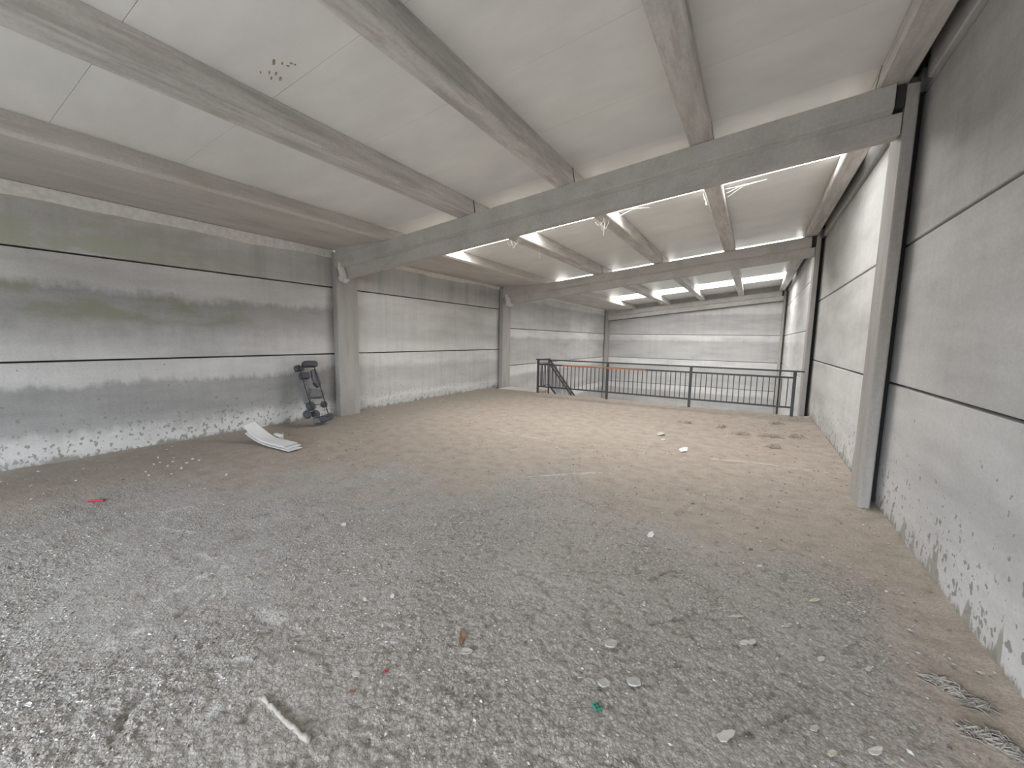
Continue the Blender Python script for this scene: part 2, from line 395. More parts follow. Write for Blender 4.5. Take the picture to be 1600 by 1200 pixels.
grey = g.mix(g.math('MULTIPLY', g.rng(g.xyz(P)[0], -1.3, -3.4, 0, 0.6), g.rng(f2, 0.35, 0.6)), grey, (0.41, 0.41, 0.415))
dcol = g.ramp(f2, [(0.25, (0.32, 0.278, 0.238)), (0.5, (0.43, 0.376, 0.328)), (0.75, (0.485, 0.436, 0.39))])
dcol = g.mix(g.rng(f1, 0.3, 0.62, 0.65, 0), dcol, (0.21, 0.172, 0.14))
dcol = g.mix(g.rng(g.noise(g.scale(P, (1.2, 5.0, 1)), 2.6, 7, 0.72), 0.55, 0.68, 0, 0.62), dcol, (0.25, 0.205, 0.165))
dcol = g.mix(g.rng(g.xyz(P)[0], -6.9, -5.4, 0.75, 0), dcol, (0.30, 0.27, 0.235))
dm = g.rng(g.math('ADD', dust, g.math('MULTIPLY', g.math('ADD', g.math('SUBTRACT', f1, 0.5), g.math('SUBTRACT', f2, 0.5)), 1.7)), 0.20, 0.80, 0, 1, True)
dm = g.math('MULTIPLY', dm, dust)
dm = g.math('POWER', dm, 0.6)
col = g.mix(dm, grey, dcol)
col = g.mix(g.math('MULTIPLY', smear, 0.6), col, (0.62, 0.62, 0.62))
inv = g.math('SUBTRACT', 1.0, dust)
hh = g.math('ADD', g.math('MULTIPLY', f1, 1.0), g.math('MULTIPLY', g.math('MULTIPLY', g.math('ADD', g.rng(va, 0, 0.8, 1, 0), g.rng(vb, 0, 0.8, 0.5, 0)), g.math('MULTIPLY_ADD', coarse, 0.5, 0.5)), g.math('ADD', 0.25, inv)))
M['floor'] = g.finish(col, g.rng(dust, 0, 1, 0.74, 0.95), g.bump(hh, 0.65, 0.007), 0.3)
me.materials.append(M['floor'])
floor = bpy.data.objects.new('floor', me); COL.objects.link(floor)
floor['kind'] = 'structure'; floor['label'] = 'grey gravelly mezzanine floor with beige dust towards the railing'

fl2 = MB().box(XL - 0.3, XR + 0.3, 8.0, YB + 0.3, ZG - 0.2, ZG).build('floor', M['lower_floor'], kind='structure', label='plain concrete ground floor below the mezzanine')

# ------------------------------------------------------------------ walls: precast panels in slotted columns
LG = 0.50
mats_left = [
    wall_mat('left_lower', 0, 1.25, [(0, 0.42), (0.08, 0.64), (0.24, 0.60), (0.40, 0.38), (0.90, 0.37), (0.98, 0.58), (1.25, 0.64)], 0.15, None, 0.85, 0, 0, 0, 0.22),
    wall_mat('left_middle', 1.25, 2.55, [(1.25, 0.66), (1.5, 0.57), (1.72, 0.43), (2.06, 0.38), (2.18, 0.60), (2.55, 0.67)], 0.18, (1, 2.4, 5.2, (0.29, 0.30, 0.215), 1.70, 2.22), 0, 0, 3.0, 0, 0.12),
    wall_mat('left_upper', 2.55, 3.26, [(2.55, 0.58), (3.0, 0.55), (3.26, 0.58)], 0.2, (1, 2.4, 4.6, (0.43, 0.45, 0.36), 2.4, 3.3), 0, 0, 6.0, 0, 0.35)]
mats_left2 = [
    wall_mat('left_lower_b', 0, 1.25, [(0, 0.52), (0.22, 0.68), (0.34, 0.54), (0.85, 0.53), (1.0, 0.66), (1.25, 0.68)], 0.12, None, 0.5, 0.0, 21, 0, 0.3),
    wall_mat('left_middle_b', 1.25, 2.55, [(1.25, 0.64), (1.6, 0.56), (2.0, 0.56), (2.3, 0.64), (2.55, 0.63)], 0.2, None, 0, 0, 23, 0, 0.2),
    wall_mat('left_upper_b', 2.55, 3.26, [(2.55, 0.54), (2.9, 0.48), (3.26, 0.53)], 0.2, None, 0, 0, 26, 0, 0.5)]
def far_mat(name, za, zb, seed, lo=0.48, hi=0.66):
    h = zb - za
    return wall_mat(name, za, zb, [(za, lo * 1.12), (za + 0.2 * h, lo * 1.05), (za + 0.6 * h, lo), (za + 0.72 * h, lo), (za + 0.80 * h, hi), (zb, hi)], 0.07, None, 0, 0, seed, 0, 0.2)
ROWS3 = [(ZG, -2.0), (-2.0, -0.66), (-0.66, 0.68), (0.68, 1.95), (1.95, 3.26)]
mats3 = [far_mat('far_row_%s' % c, a, b, 31 + 3 * i) for i, (c, (a, b)) in enumerate(zip('abcde', ROWS3))]
mats_right = [
    wall_mat('right_lower', 0, 1.25, [(0, 0.56), (0.15, 0.64), (0.6, 0.60), (1.25, 0.60)], 0.15, None, 0.85, 0.62, 41, 0, 0.12),
    wall_mat('right_middle', 1.25, 2.55, [(1.25, 0.58), (1.8, 0.55), (2.2, 0.61), (2.55, 0.60)], 0.3, None, 0, 0, 43, 0, 0.12),
    wall_mat('right_upper', 2.55, 3.9, [(2.55, 0.57), (3.1, 0.52), (3.9, 0.50)], 0.3, None, 0, 0, 46, 0, 0.2),
    wall_mat('right_top', 3.9, 4.3, [(3.9, 0.48), (4.3, 0.46)], 0.1, None, 0, 0, 49, 0, 0.2)]
JG = 0.011                              # half of a joint
def panels(parent, xa, xb, y0, y1, rows, mats, top_slope=None):
    for i, (za, zb) in enumerate(rows):
        MB().box(xa, xb, y0, y1, za + JG, zb - JG).build('panel', mats[i], parent, bevel=0.006)
wl = MB().box(XL - 0.30, XL - 0.16, YF - 0.2, YB + 0.4, ZG, 3.7).build('wall_left', M['gap'], kind='structure', label='left wall of stained grey precast concrete panels')
wr = MB().box(XR + 0.16, XR + 0.30, YF - 0.2, YB + 0.4, ZG, 4.30).build('wall_right', M['gap'], kind='structure', label='right wall of pale grey precast concrete panels')
R12 = [(-0.12, 1.25), (1.25, 2.55), (2.55, 3.255)]
panels(wl, XL - 0.155, XL, YF, 5.30, R12, mats_left)
panels(wl, XL - 0.155, XL, 5.44, 11.36, R12, mats_left2)
panels(wl, XL - 0.155, XL, 11.50, YB, ROWS3[:-1] + [(1.95, 3.255)], mats3)
RR = [(-0.12, 1.25), (1.25, 2.55), (2.55, 3.90), (3.90, 4.205)]
panels(wr, XR, XR + 0.155, YF, 5.30, RR, mats_right)
panels(wr, XR, XR + 0.155, 5.44, 11.36, RR, mats_right)
RR3 = ROWS3[:-1] + [(1.95, 3.25), (3.25, 4.205)]
panels(wr, XR, XR + 0.155, 11.50, YB, RR3, [far_mat('right_far_%s' % c, a, b, 61 + 3 * i, 0.56, 0.64) for i, (c, (a, b)) in enumerate(zip('abcdef', RR3))])
# thickened top of the right wall near the roof
for y0_, y1_ in ((YF, 5.06), (5.56, 11.12), (11.62, 21.9)):
    MB().box(XR - 0.045, XR + 0.02, y0_, y1_, 3.912, 4.19).build('top_ledge', mats_right[3], wr, bevel=0.012)
# ragged pale mortar band under the gutter of the left wall
def ragged_band(y0, y1, zlo, zhi, xx, amp, name):
    n = int((y1 - y0) / 0.05); v = []; f = []
    for i in range(n + 1):
        yy = y0 + (y1 - y0) * i / n
        zl = zlo(yy) + amp * (float(fbm(np.array(yy * 1.1), np.array(3.3), 91, 3)) - 0.5) * 2.4
        t = 0.012
        v += [(xx, yy, zhi), (xx + t, yy, zhi), (xx + t, yy, zl + 0.008), (xx, yy, zl)]
        if i: f += [(4 * i - 4 + k, 4 * i - 4 + (k + 1) % 4, 4 * i + (k + 1) % 4, 4 * i + k) for k in range(4)]
    f += [(0, 1, 2, 3), (4 * n + 3, 4 * n + 2, 4 * n + 1, 4 * n)]
    return MB().add(v, f).build(name, M['mortar'], wl)
ragged_band(YF, 5.15, lambda q: 3.10, 3.255, XL - 0.002, 0.05, 'mortar_band')
ragged_band(5.62, 11.2, lambda q: 3.17, 3.255, XL - 0.002, 0.05, 'mortar_band')
ragged_band(11.7, YB - 0.2, lambda q: 3.17, 3.255, XL - 0.002, 0.05, 'mortar_band')

wb = MB().box(XL - 0.3, XR + 0.3, YB + 0.16, YB + 0.3, ZG, 4.3).build('wall_back', M['gap'], kind='structure', label='far back wall of banded grey precast panels')
for i, (za, zb) in enumerate(ROWS3[:-1]):
    MB().box(XL, XR, YB, YB + 0.155, za + JG, zb - JG).build('panel', mats3[i], wb, bevel=0.006)
for a, b, hi, m in ((1.95, None, lambda q: 3.40 + SL * q, mats3[4]),):
    MB().add([(XL, YB, a + JG), (XR, YB, a + JG), (XR, YB, hi(XR)), (XL, YB, hi(XL)), (XL, YB + .155, a + JG), (XR, YB + .155, a + JG), (XR, YB + .155, hi(XR)), (XL, YB + .155, hi(XL))],
             [(0, 1, 2, 3), (7, 6, 5, 4), (0, 4, 5, 1), (1, 5, 6, 2), (2, 6, 7, 3), (3, 7, 4, 0)]).build('panel', m, wb)
MB().add([(XL, YB, 3.42 + SL * XL), (XR, YB, 3.42 + SL * XR), (XR, YB, zr(XR)), (XL, YB, zr(XL)), (XL, YB + .1, 3.42 + SL * XL), (XR, YB + .1, 3.42 + SL * XR), (XR, YB + .1, zr(XR)), (XL, YB + .1, zr(XL))],
         [(0, 1, 2, 3), (7, 6, 5, 4), (0, 4, 5, 1), (1, 5, 6, 2), (2, 6, 7, 3), (3, 7, 4, 0)]).build('panel', M['beam'], wb)

# front wall behind the camera with its wide opening
wf = MB()
wf.box(XL - 0.3, OPEN[0], YF - 0.25, YF, -0.1, 4.2); wf.box(OPEN[1], XR + 0.3, YF - 0.25, YF, -0.1, 4.2)
wf.box(OPEN[0], OPEN[1], YF - 0.25, YF, -0.1, OPEN[2]); wf.box(OPEN[0], OPEN[1], YF - 0.25, YF, OPEN[3], 4.2)
wf.build('wall_front', M['column'], kind='structure', label='front wall with a wide window opening')

# ------------------------------------------------------------------ columns
def column(side, yf, top, label, zbase=0.0, corner=False):
    m = MB()
    if side == 'L': m.box(-7.14, -7.00, yf + 0.04, yf + 0.52, zbase, top); 
    else: m.box(1.01, 1.10, yf + 0.04, yf + 0.47, zbase, top)
    o = m.build('column', M['column'], bevel=0.010)
    if not corner:                      # recessed core between the panel slots, painted near-black for the slots' shade
        if side == 'L': MB().box(-7.335, -7.1405, yf + 0.27, yf + 0.36, zbase, top).build('slot_shade_core', M['gap'], o)
        else: MB().box(1.1005, 1.325, yf + 0.27, yf + 0.36, zbase, top).build('slot_shade_core', M['gap'], o)
    o['label'] = label; o['category'] = 'column'
    return o
column('L', FRAMES[0], 3.20, 'concrete column on the left wall beside the grey padded frame', -0.02)
column('R', FRAMES[0], 3.93, 'large nearest concrete column standing against the right wall', -0.02)
column('L', FRAMES[1], 3.20, 'concrete column on the left wall just before the staircase', ZG)
column('R', FRAMES[1], 3.93, 'slim concrete column on the right wall where the railing ends', ZG)
column('L', FRAMES[2], 3.20, 'far left corner column of the back wall', ZG, True)
column('R', FRAMES[2], 3.93, 'far right corner column of the back wall', ZG, True)

# ------------------------------------------------------------------ cross beams
def beam(yf, label):
    def upper(xx):
        z = zp(xx) - 0.003
        return [(xx, yf, z), (xx, yf, z - 0.205), (xx, yf + 0.07, z - 0.240), (xx, yf + 0.20, z - 0.240), (xx, yf + 0.28, z - 0.195), (xx, yf + 0.28, z)]
    def lower(xx):
        z = zp(xx)
        return [(xx, yf + 0.0705, z - 0.239), (xx, yf + 0.0705, z - 0.435), (xx, yf + 0.205, z - 0.435), (xx, yf + 0.205, z - 0.239)]
    m = MB(); m.prism(upper, -6.99, 0.93); m.prism(lower, -6.99, 1.005)
    o = m.build('beam', M['beam'], bevel=0.006)
    MB().box(0.925, 1.004, yf + .05, yf + .26, zp(0.95) - .205, zp(0.93) - .006).build('pocket_shade_block', M['gap'], o)  # near-black block painting the shade inside the open beam-end pocket
    MB().add([(-6.985, yf + .012, zp(-6.985)), (-5.64, yf + .012, zp(-5.64)), (-5.64, yf + .012, 3.261), (-6.985, yf + .012, 3.261), (-6.985, yf + .27, zp(-6.985)), (-5.64, yf + .27, zp(-5.64)), (-5.64, yf + .27, 3.261), (-6.985, yf + .27, 3.261)],
             [(0, 1, 2, 3), (7, 6, 5, 4), (0, 4, 5, 1), (1, 5, 6, 2), (2, 6, 7, 3), (3, 7, 4, 0)]).build('mortar_bed', M['beam'], o)
    o['label'] = label; o['category'] = 'beam'
    return o
beam(FRAMES[0], 'big nearest sloping concrete cross beam spanning wall to wall')
beam(FRAMES[1], 'second concrete cross beam, above the railing side of the mezzanine')
beam(FRAMES[2], 'farthest concrete cross beam along the top of the back wall')

# pale mortar squeezed out at the left beam seats
def dollop(yf, label, s=1.0):
    m = MB()
    pts = [(-6.93, 2.66), (-6.74, 2.60), (-6.62, 2.65), (-6.70, 2.72), (-6.76, 2.86), (-6.82, 3.02), (-6.90, 3.07), (-6.92, 2.90), (-6.87, 2.76)]
    c = (-6.82, 2.78); v = [(c[0], yf - 0.045, c[1])]
    for i, (a, b) in enumerate(pts): v += [(a, yf + 0.02, b), (c[0] + (a - c[0]) * .75, yf - 0.03 - 0.012 * (i % 2), c[1] + (b - c[1]) * .78)]
    n = len(pts); f = []
    for i in range(n):
        j = (i + 1) % n
        f += [(1 + 2 * i, 1 + 2 * j, 2 + 2 * j, 2 + 2 * i), (0, 2 + 2 * i, 2 + 2 * j)]
    f.append(tuple(1 + 2 * i for i in range(n)))
    m.add(v, f)
    o = m.build('mortar_lump', M['mortar'], smooth=False); o['label'] = label; o['category'] = 'mortar'
dollop(FRAMES[0] + 0.03, 'pale lump of mortar at the left seat of the nearest cross beam')
dollop(FRAMES[1] + 0.03, 'pale lump of mortar at the left seat of the second cross beam')

# ------------------------------------------------------------------ gutters and purlins
BAYS = [(YF - 0.1, 5.192), (5.212, 11.252), (11.272, 22.385)]
BAYN = ['nearest roof bay', 'middle roof bay', 'far roof bay']
def gutter(y0, y1, label):
    z0 = 3.262
    prof = lambda q: [(-7.32, q, z0), (-5.60, q, z0), (-5.555, q, z0 + 0.03), (-5.66, q, 3.495), (-5.74, q, 3.495), (-5.66, q, z0 + 0.06), (-7.32, q, z0 + 0.06)]
    o = MB().prism(prof, y0, y1).build('gutter_beam', M['gutter'], bevel=0.004); o['label'] = label; o['category'] = 'gutter'
for (a, b), nm in zip(BAYS, BAYN): gutter(a, b, 'wide concrete gutter beam along the left wall top, ' + nm)
PUR = [(-4.03, -3.79, 'left'), (-2.40, -2.18, 'middle left'), (-0.775, -0.545, 'middle right'), (0.80, 1.035, 'right, close to the right wall')]
GROUP = ['purlins of the nearest bay', 'purlins of the middle bay', 'purlins of the far bay']
for bi, (a, b) in enumerate(BAYS):
    for x0, x1, pn in PUR:
        def prof(q):
            tp = 0.035; ch = 0.014; r = x1 - x0
            P = [(x0 + ch, 0), (x1 - ch, 0), (x1, ch), (x1 - 0.008, 0.07), (x1 - tp, 0.248), (x0 + tp, 0.248), (x0 + 0.008, 0.07), (x0, ch)]
            return [(px, q, zp(px) + pz) for px, pz in P]
        mb = MB(); n = 8; A = []
        L = b - a; seg = max(8, int(L / 0.5))
        for k in range(seg + 1):
            q = a + L * k / seg; A += prof(q)
        f = [(i * n + k, i * n + (k + 1) % n, (i + 1) * n + (k + 1) % n, (i + 1) * n + k) for i in range(seg) for k in range(n)]
        f += [tuple(range(n))[::-1], tuple(range(seg * n, seg * n + n))]
        mb.add(A, f)
        o = mb.build('purlin', M['purlin']); o['category'] = 'purlin'; o['group'] = GROUP[bi]
        if bi < 2:
            MB().add(*(lambda A_, B_: (A_ + B_, [tuple(range(8))[::-1], tuple(range(8, 16))] + [(i, (i + 1) % 8, 8 + (i + 1) % 8, 8 + i) for i in range(8)]))(
                [((u - (x0 + x1) / 2) * 1.04 + (x0 + x1) / 2, q, w) for u, q, w in prof(b + 0.001)], [((u - (x0 + x1) / 2) * 1.04 + (x0 + x1) / 2, q, w) for u, q, w in prof(b + 0.019)])).build('joint_shade_plate', M['gap'], o)  # near-black plate painting the shade of the deep gap between purlins
        o['label'] = {0: 'long concrete purlin overhead before the big cross beam, ', 1: 'concrete purlin between the two cross beams, ', 2: 'distant concrete purlin beyond the second cross beam, '}[bi] + pn + ' one'

# ------------------------------------------------------------------ roof
ceil = empty('ceiling', kind='structure', label='sloping roof of white sandwich panels with skylight strips')
STRIPS = [(6.28, 7.30), (12.28, 13.25), (18.05, 19.65)]
SPANS = [(YF - 0.35, 6.28, 8), (7.30, 12.28, 5), (13.25, 18.05, 5), (19.65, 22.65, 3)]
for a, b, n in SPANS:
    e = [5.2 - k for k in range(10)][::-1] if n == 8 else [a + (b - a) * k / n for k in range(n + 1)]
    if n == 8: e = [a] + [q for q in e if q > a] + [b]
    for p, q in zip(e[:-1], e[1:]):
        MB().box(-5.90, 1.02, p + 0.0016, q - 0.0016, 4.098, 4.148, SL, 0).build('roof_panel', M['panel'], ceil)
    MB().box(-5.92, 1.36, a, b, 4.150, 4.17, SL, 0).build('seam_light_blocker', M['gutter'], ceil)  # added sheet over the panels, blocks sky light at the seams
    MB().box(1.03, 1.34, a, b, 4.102, 4.148, SL, 0).build('gap_shade_strip', M['gap'], ceil)  # near-black strip painting the shade above the purlin-to-wall gap
for a, b in STRIPS:
    MB().box(1.03, 1.34, a, b, 4.098, 4.148, SL, 0).build('gap_shade_strip', M['gap'], ceil)  # same painted gap shade beside the skylight
    MB().box(-5.72, 1.028, a, b, 4.100, 4.112, SL, 0).build('skylight_sheet', M['skylight'], ceil)
# flaking rust marks under one panel
sm = MB()
for px, py, w, h in [(428, 97, 9, 2.2), (441, 99, 4, 1.5), (421, 113, 5, 1.2), (431, 115, 6, 1.6), (424, 122, 5, 1.2), (438, 123, 6, 2), (455, 99, 2, 2.5), (450, 103, 1.6, 2.5), (461, 101, 2, 1.6), (407, 113, 3, 1.2)]:
    r = ray(px, py); t = (4.0965 - CAM_H) / (r[2] - SL * r[0]); c = np.array([0, 0, CAM_H]) + r * t; s = t * 0.9
    x0, y0 = c[0], c[1]; a, b = w * s * 1.0, h * s * 1.0
    pts = [(x0 + a * math.cos(q) * (0.7 + 0.4 * random.random()) + b * math.sin(q) * .4, y0 + b * math.sin(q) - a * math.cos(q) * 0.35) for q in np.linspace(0, 2 * math.pi, 8)[:-1]]
    sm.add([(u, v, 4.0975 + SL * u) for u, v in pts] + [(u, v, 4.0945 + SL * u) for u, v in pts], [tuple(range(7, 14)), tuple(range(7))[::-1]] + [(i, (i + 1) % 7, 7 + (i + 1) % 7, 7 + i) for i in range(7)])
sm.build('rust_stain', M['rust'], ceil, kind='stuff', label='brown rust marks')

# ------------------------------------------------------------------ railing
RX = [-5.50, -3.38, -1.28, 0.83]; RY = 10.80
rail = empty('railing', (RX[0], RY, 0), label='dark grey steel railing along the free edge of the mezzanine', category='railing')
for xx in RX: attach(MB().box(xx - .03, xx + .03, RY - .03, RY + .03, -0.01, 0.985).build('post', M['steel'], bevel=0.004), rail)
attach(MB().box(RX[0] - 0.07, 1.00, RY - .03, RY + .03, 0.985, 1.02).build('handrail', M['steel'], bevel=0.004), rail)
for i in range(3):
    for z in (0.86, 0.195):
        attach(MB().box(RX[i] + .03, RX[i + 1] - .03, RY - .018, RY + .018, z - .02, z + .02).build('crossbar', M['steel'], bevel=0.003), rail)
bal_me = None
for i in range(3):
    for k in range(1, 18):
        xx = RX[i] + (RX[i + 1] - RX[i]) * k / 18
        if bal_me is None:
            o = MB().box(-.009, .009, -.009, .009, 0.212, 0.843).build('baluster', M['steel']); bal_me = o.data
        else:
            o = bpy.data.objects.new('baluster', bal_me); COL.objects.link(o)
        o.location = (xx, RY, 0); attach(o, rail)
# orange strip resting on the front of the crossbar
def onrail(px, py, yy):
    r = ray(px, py); t = yy / r[1]; return (r[0] * t, yy, CAM_H + r[2] * t)
a, b = onrail(879, 572.6, RY - .03), onrail(1009, 581.6, RY - .03)
o = MB().add(*(lambda m: (m.v, m.f))(MB().bar((a[0], RY - .046, 0.868), ((a[0] + b[0]) / 2, RY - .047, 0.862), .022, .03).bar(((a[0] + b[0]) / 2, RY - .047, 0.862), (b[0], RY - .046, 0.850), .022, .03))).build('orange_strip', M['orange'], bevel=0.004)
o['label'] = 'thin orange strip lying along the upper crossbar of the railing'; o['category'] = 'strip'

# ------------------------------------------------------------------ staircase behind the railing's left end
st = empty('staircase', (-6.35, 11.3, 0), label='concrete and tile staircase going down behind the left end of the railing', category='staircase')
attach(MB().box(-6.98, -5.605, EDGE + .003, 11.62, -0.10, 0.0).build('landing', M['gutter'], bevel=0.005), st)
attach(MB().box(-5.604, -5.592, EDGE + .003, 11.60, -0.10, -0.004).build('tile_edge', M['brick']), st)
RUN, RISE = 0.265, 0.17
for k in range(1, 20):
    y0 = 11.62 + RUN * (k - 1)
    attach(MB().box(-6.94, -5.66, y0, y0 + RUN + 0.02, -RISE * k - 0.05, -RISE * k).build('tread', M['brick'], bevel=0.004), st)
for xx in (-6.98, -5.66):
    y1 = 11.62 + RUN * 19
    attach(MB().add([(xx, 11.62, -0.10), (xx, y1, -0.10 - RISE * 19), (xx, y1, -0.38 - RISE * 19), (xx, 11.62, -0.38), (xx + .04, 11.62, -0.10), (xx + .04, y1, -0.10 - RISE * 19), (xx + .04, y1, -0.38 - RISE * 19), (xx + .04, 11.62, -0.38)],
        [(0, 1, 2, 3), (7, 6, 5, 4), (0, 4, 5, 1), (1, 5, 6, 2), (2, 6, 7, 3), (3, 7, 4, 0)]).build('stringer', M['steel']), st)
sr = empty('stair_railing', (-5.53, 11.6, 0), label='dark grey stair railing descending behind the main railing at the left', category='railing')
SX = -5.53; slope = RISE / RUN
for yy, zz in ((11.60, 0.0), (13.5, None), (15.4, None), (16.6, None)):
    zt = 0.98 - (0 if zz == 0.0 else slope * (yy - 11.6))
    attach(MB().box(SX - .022, SX + .022, yy - .022, yy + .022, zt - 1.22, zt).build('post', M['steel'], bevel=0.003), sr)
for z, h in ((0.99, .035), (0.86, .03), (0.17, .03)):
    attach(MB().box(SX - .02, SX + .02, RY + .03, 11.62, z - h / 2, z + h / 2).build('flat_rail', M['steel']), sr)
    attach(MB().bar((SX, 11.6, z), (SX, 16.6, z - slope * 5.0), .045, h + .012).build('sloping_rail', M['steel']), sr)
for k in range(1, 7):
    yy = RY + 0.80 * k / 7
    attach(MB().box(SX - .008, SX + .008, yy - .008, yy + .008, 0.18, 0.85).build('baluster', M['steel']), sr)
for k in range(1, 42):
    yy = 11.6 + 0.12 * k; dz = -slope * (yy - 11.6)
    attach(MB().box(SX - .008, SX + .008, yy - .008, yy + .008, 0.18 + dz, 0.85 + dz).build('baluster', M['steel']), sr)

# ------------------------------------------------------------------ grey padded frame leaning on the left wall
B0 = np.array([-6.62, 0, 0.025]); T0 = np.array([-7.10, 0, 1.105]); EV = (T0 - B0) / np.linalg.norm(T0 - B0); NV = np.array([EV[2], 0, -EV[0]])   # NV faces the room
def lp(yy, h, d=0.0): return B0 + EV * h + np.array([0, yy, 0]) + NV * d
pf = empty('padded_frame', tuple(lp(4.4, 0)), label='dark grey frame of rounded pads and discs on black rods leaning on left wall', category='frame')
def pad(name, outline, d0, d1, mat, **pr):
    n = len(outline); c = np.mean(outline, 0)
    rings = []
    for dd, sc in ((d0, 0.88), (d0 + (d1 - d0) * .2, 1.0), (d0 + (d1 - d0) * .7, 1.0), (d1, 0.84)):
        rings.append([tuple(lp(*(c + (np.array(p) - c) * sc), dd)) for p in outline])
    v = [q for r in rings for q in r]
    f = [tuple(range(n))[::-1], tuple(range(3 * n, 4 * n))] + [(i * n + k, i * n + (k + 1) % n, (i + 1) * n + (k + 1) % n, (i + 1) * n + k) for i in range(3) for k in range(n)]
    return attach(MB().add(v, f).build(name, mat, smooth=False, **pr), pf)
def capsule(a, b, r, n=6):
    a, b = np.array(a), np.array(b); d = (b - a) / np.linalg.norm(b - a); s = np.array([-d[1], d[0]])
    P = [b + r * (d * math.cos(t) + s * math.sin(t)) for t in np.linspace(-math.pi / 2, math.pi / 2, n)]
    P += [a - r * (d * math.cos(t) + s * math.sin(t)) for t in np.linspace(-math.pi / 2, math.pi / 2, n)]
    return P
def circ(c, r, ry=None, n=18): return [(c[0] + r * math.cos(t), c[1] + (ry or r) * math.sin(t)) for t in np.linspace(0, 2 * math.pi, n + 1)[:-1]]
pad('top_pad', capsule((4.40, 1.125), (4.58, 1.118), 0.058), 0.03, 0.13, M['pad'])
pad('side_pad', [(4.20, 1.06), (4.21, 1.01), (4.30, 1.01), (4.355, 1.02), (4.385, 1.07), (4.375, 1.115), (4.25, 1.125), (4.21, 1.11)], 0.0, 0.07, M['pad'])
pad('square_pad', [(4.236, 0.85), (4.40, 0.85), (4.43, 0.87), (4.432, 0.96), (4.42, 0.975), (4.27, 0.975), (4.245, 0.95)], 0.01, 0.09, M['pad'])
pad('long_pad', [(4.24, 0.84), (4.39, 0.84), (4.375, 0.60), (4.33, 0.44), (4.27, 0.38), (4.20, 0.40), (4.195, 0.60)], 0.0, 0.05, M['pad_pale'], label='paler grey long pad')
pad('side_cushion', [(4.475, 0.84), (4.49, 1.00), (4.52, 1.03), (4.575, 1.03), (4.60, 1.0), (4.612, 0.74), (4.59, 0.685), (4.545, 0.67), (4.50, 0.70)], 0.0, 0.07, M['pad_light'], label='mid grey side cushion')
pad('seat_pad', [(4.36, 0.66), (4.45, 0.645), (4.53, 0.63), (4.575, 0.605), (4.60, 0.55), (4.59, 0.50), (4.54, 0.462), (4.44, 0.465), (4.335, 0.48), (4.31, 0.56)], 0.01, 0.10, M['pad_light'])
pad('disc', circ((4.285, 0.335), 0.085), 0.02, 0.09, M['pad'])
pad('disc', circ((4.545, 0.335), 0.060), 0.02, 0.08, M['pad'])
pad('lobe', circ((4.19, 0.20), 0.072, 0.078), 0.0, 0.07, M['pad'])
pad('lobe', circ((4.335, 0.175), 0.068, 0.08), 0.02, 0.09, M['pad'])
pad('foot_pad', capsule((4.37, 0.055), (4.575, 0.085), 0.062), 0.02, 0.13, M['pad'])
pad('foot_block', [(4.245, 0.005), (4.345, -0.012), (4.40, 0.02), (4.41, 0.10), (4.27, 0.13), (4.25, 0.09)], 0.03, 0.11, M['pad_light'])
def rod(pts, r=0.009, name='rod'): return attach(MB().tube([tuple(lp(*p)) for p in pts], r, 6).build(name, M['black']), pf)
rod([(4.272, 1.115, .085), (4.252, 0.83, .10), (4.258, 0.37, .10), (4.297, 0.14, .10)])
rod([(4.557, 1.07, .075), (4.545, 0.67, .10), (4.543, 0.40, .10), (4.537, 0.10, .10)])
rod([(4.345, 0.345, .06), (4.51, 0.345, .06)], 0.007, 'cross_rod')
rod([(4.25, 0.10, .115), (4.54, 0.085, .14)], 0.007, 'cross_rod')
pad('clip', [(4.435, 0.755), (4.455, 0.755), (4.50, 0.67), (4.49, 0.655), (4.455, 0.70)], 0.06, 0.09, M['black'])
pad('clip', [(4.245, 0.23), (4.275, 0.24), (4.285, 0.15), (4.25, 0.13)], 0.05, 0.085, M['black'])

# ------------------------------------------------------------------ stack of bent white sheets
ws = empty('white_sheet_stack', (-5.9, 3.12, 0), label='stack of long bent white sheets lying on the floor near the left wall', category='sheets')
sx = np.linspace(0, 1, 15)
for k, (dz, dy, x0, x1, w, lift) in enumerate([(0.012, 0.0, -6.46, -5.36, 0.19, 0.13), (0.030, 0.035, -6.50, -5.44, 0.19, 0.16), (0.050, 0.02, -6.54, -5.52, 0.20, 0.19)]):
    v = []; f = []
    for i, t in enumerate(sx):
        xx = x0 + (x1 - x0) * t; zz = dz + 0.012 + lift * max(0, 1 - t / 0.55) ** 1.8
        yy = 3.06 + dy + 0.02 * t; ww = w * (1 - 0.15 * max(0, 1 - t / .2))
        v += [(xx, yy, zz - .025 * max(0, 1 - t / .5)), (xx, yy + ww, zz + 0.012), (xx, yy + ww, zz + 0.020), (xx, yy, zz + .008 - .025 * max(0, 1 - t / .5))]
        if i: f += [(4 * i - 4 + q, 4 * i - 4 + (q + 1) % 4, 4 * i + (q + 1) % 4, 4 * i + q) for q in range(4)]
    f += [(0, 1, 2, 3), (59, 58, 57, 56)]
    attach(MB().add(v, f).build('sheet', M['white']), ws)
o = MB().box(-6.21, -6.04, 3.34, 3.40, 0.0, 0.11).build('white_offcut', M['white'], bevel=0.004)
o['label'] = 'small pale offcut standing behind the stack of white sheets'; o['category'] = 'offcut'

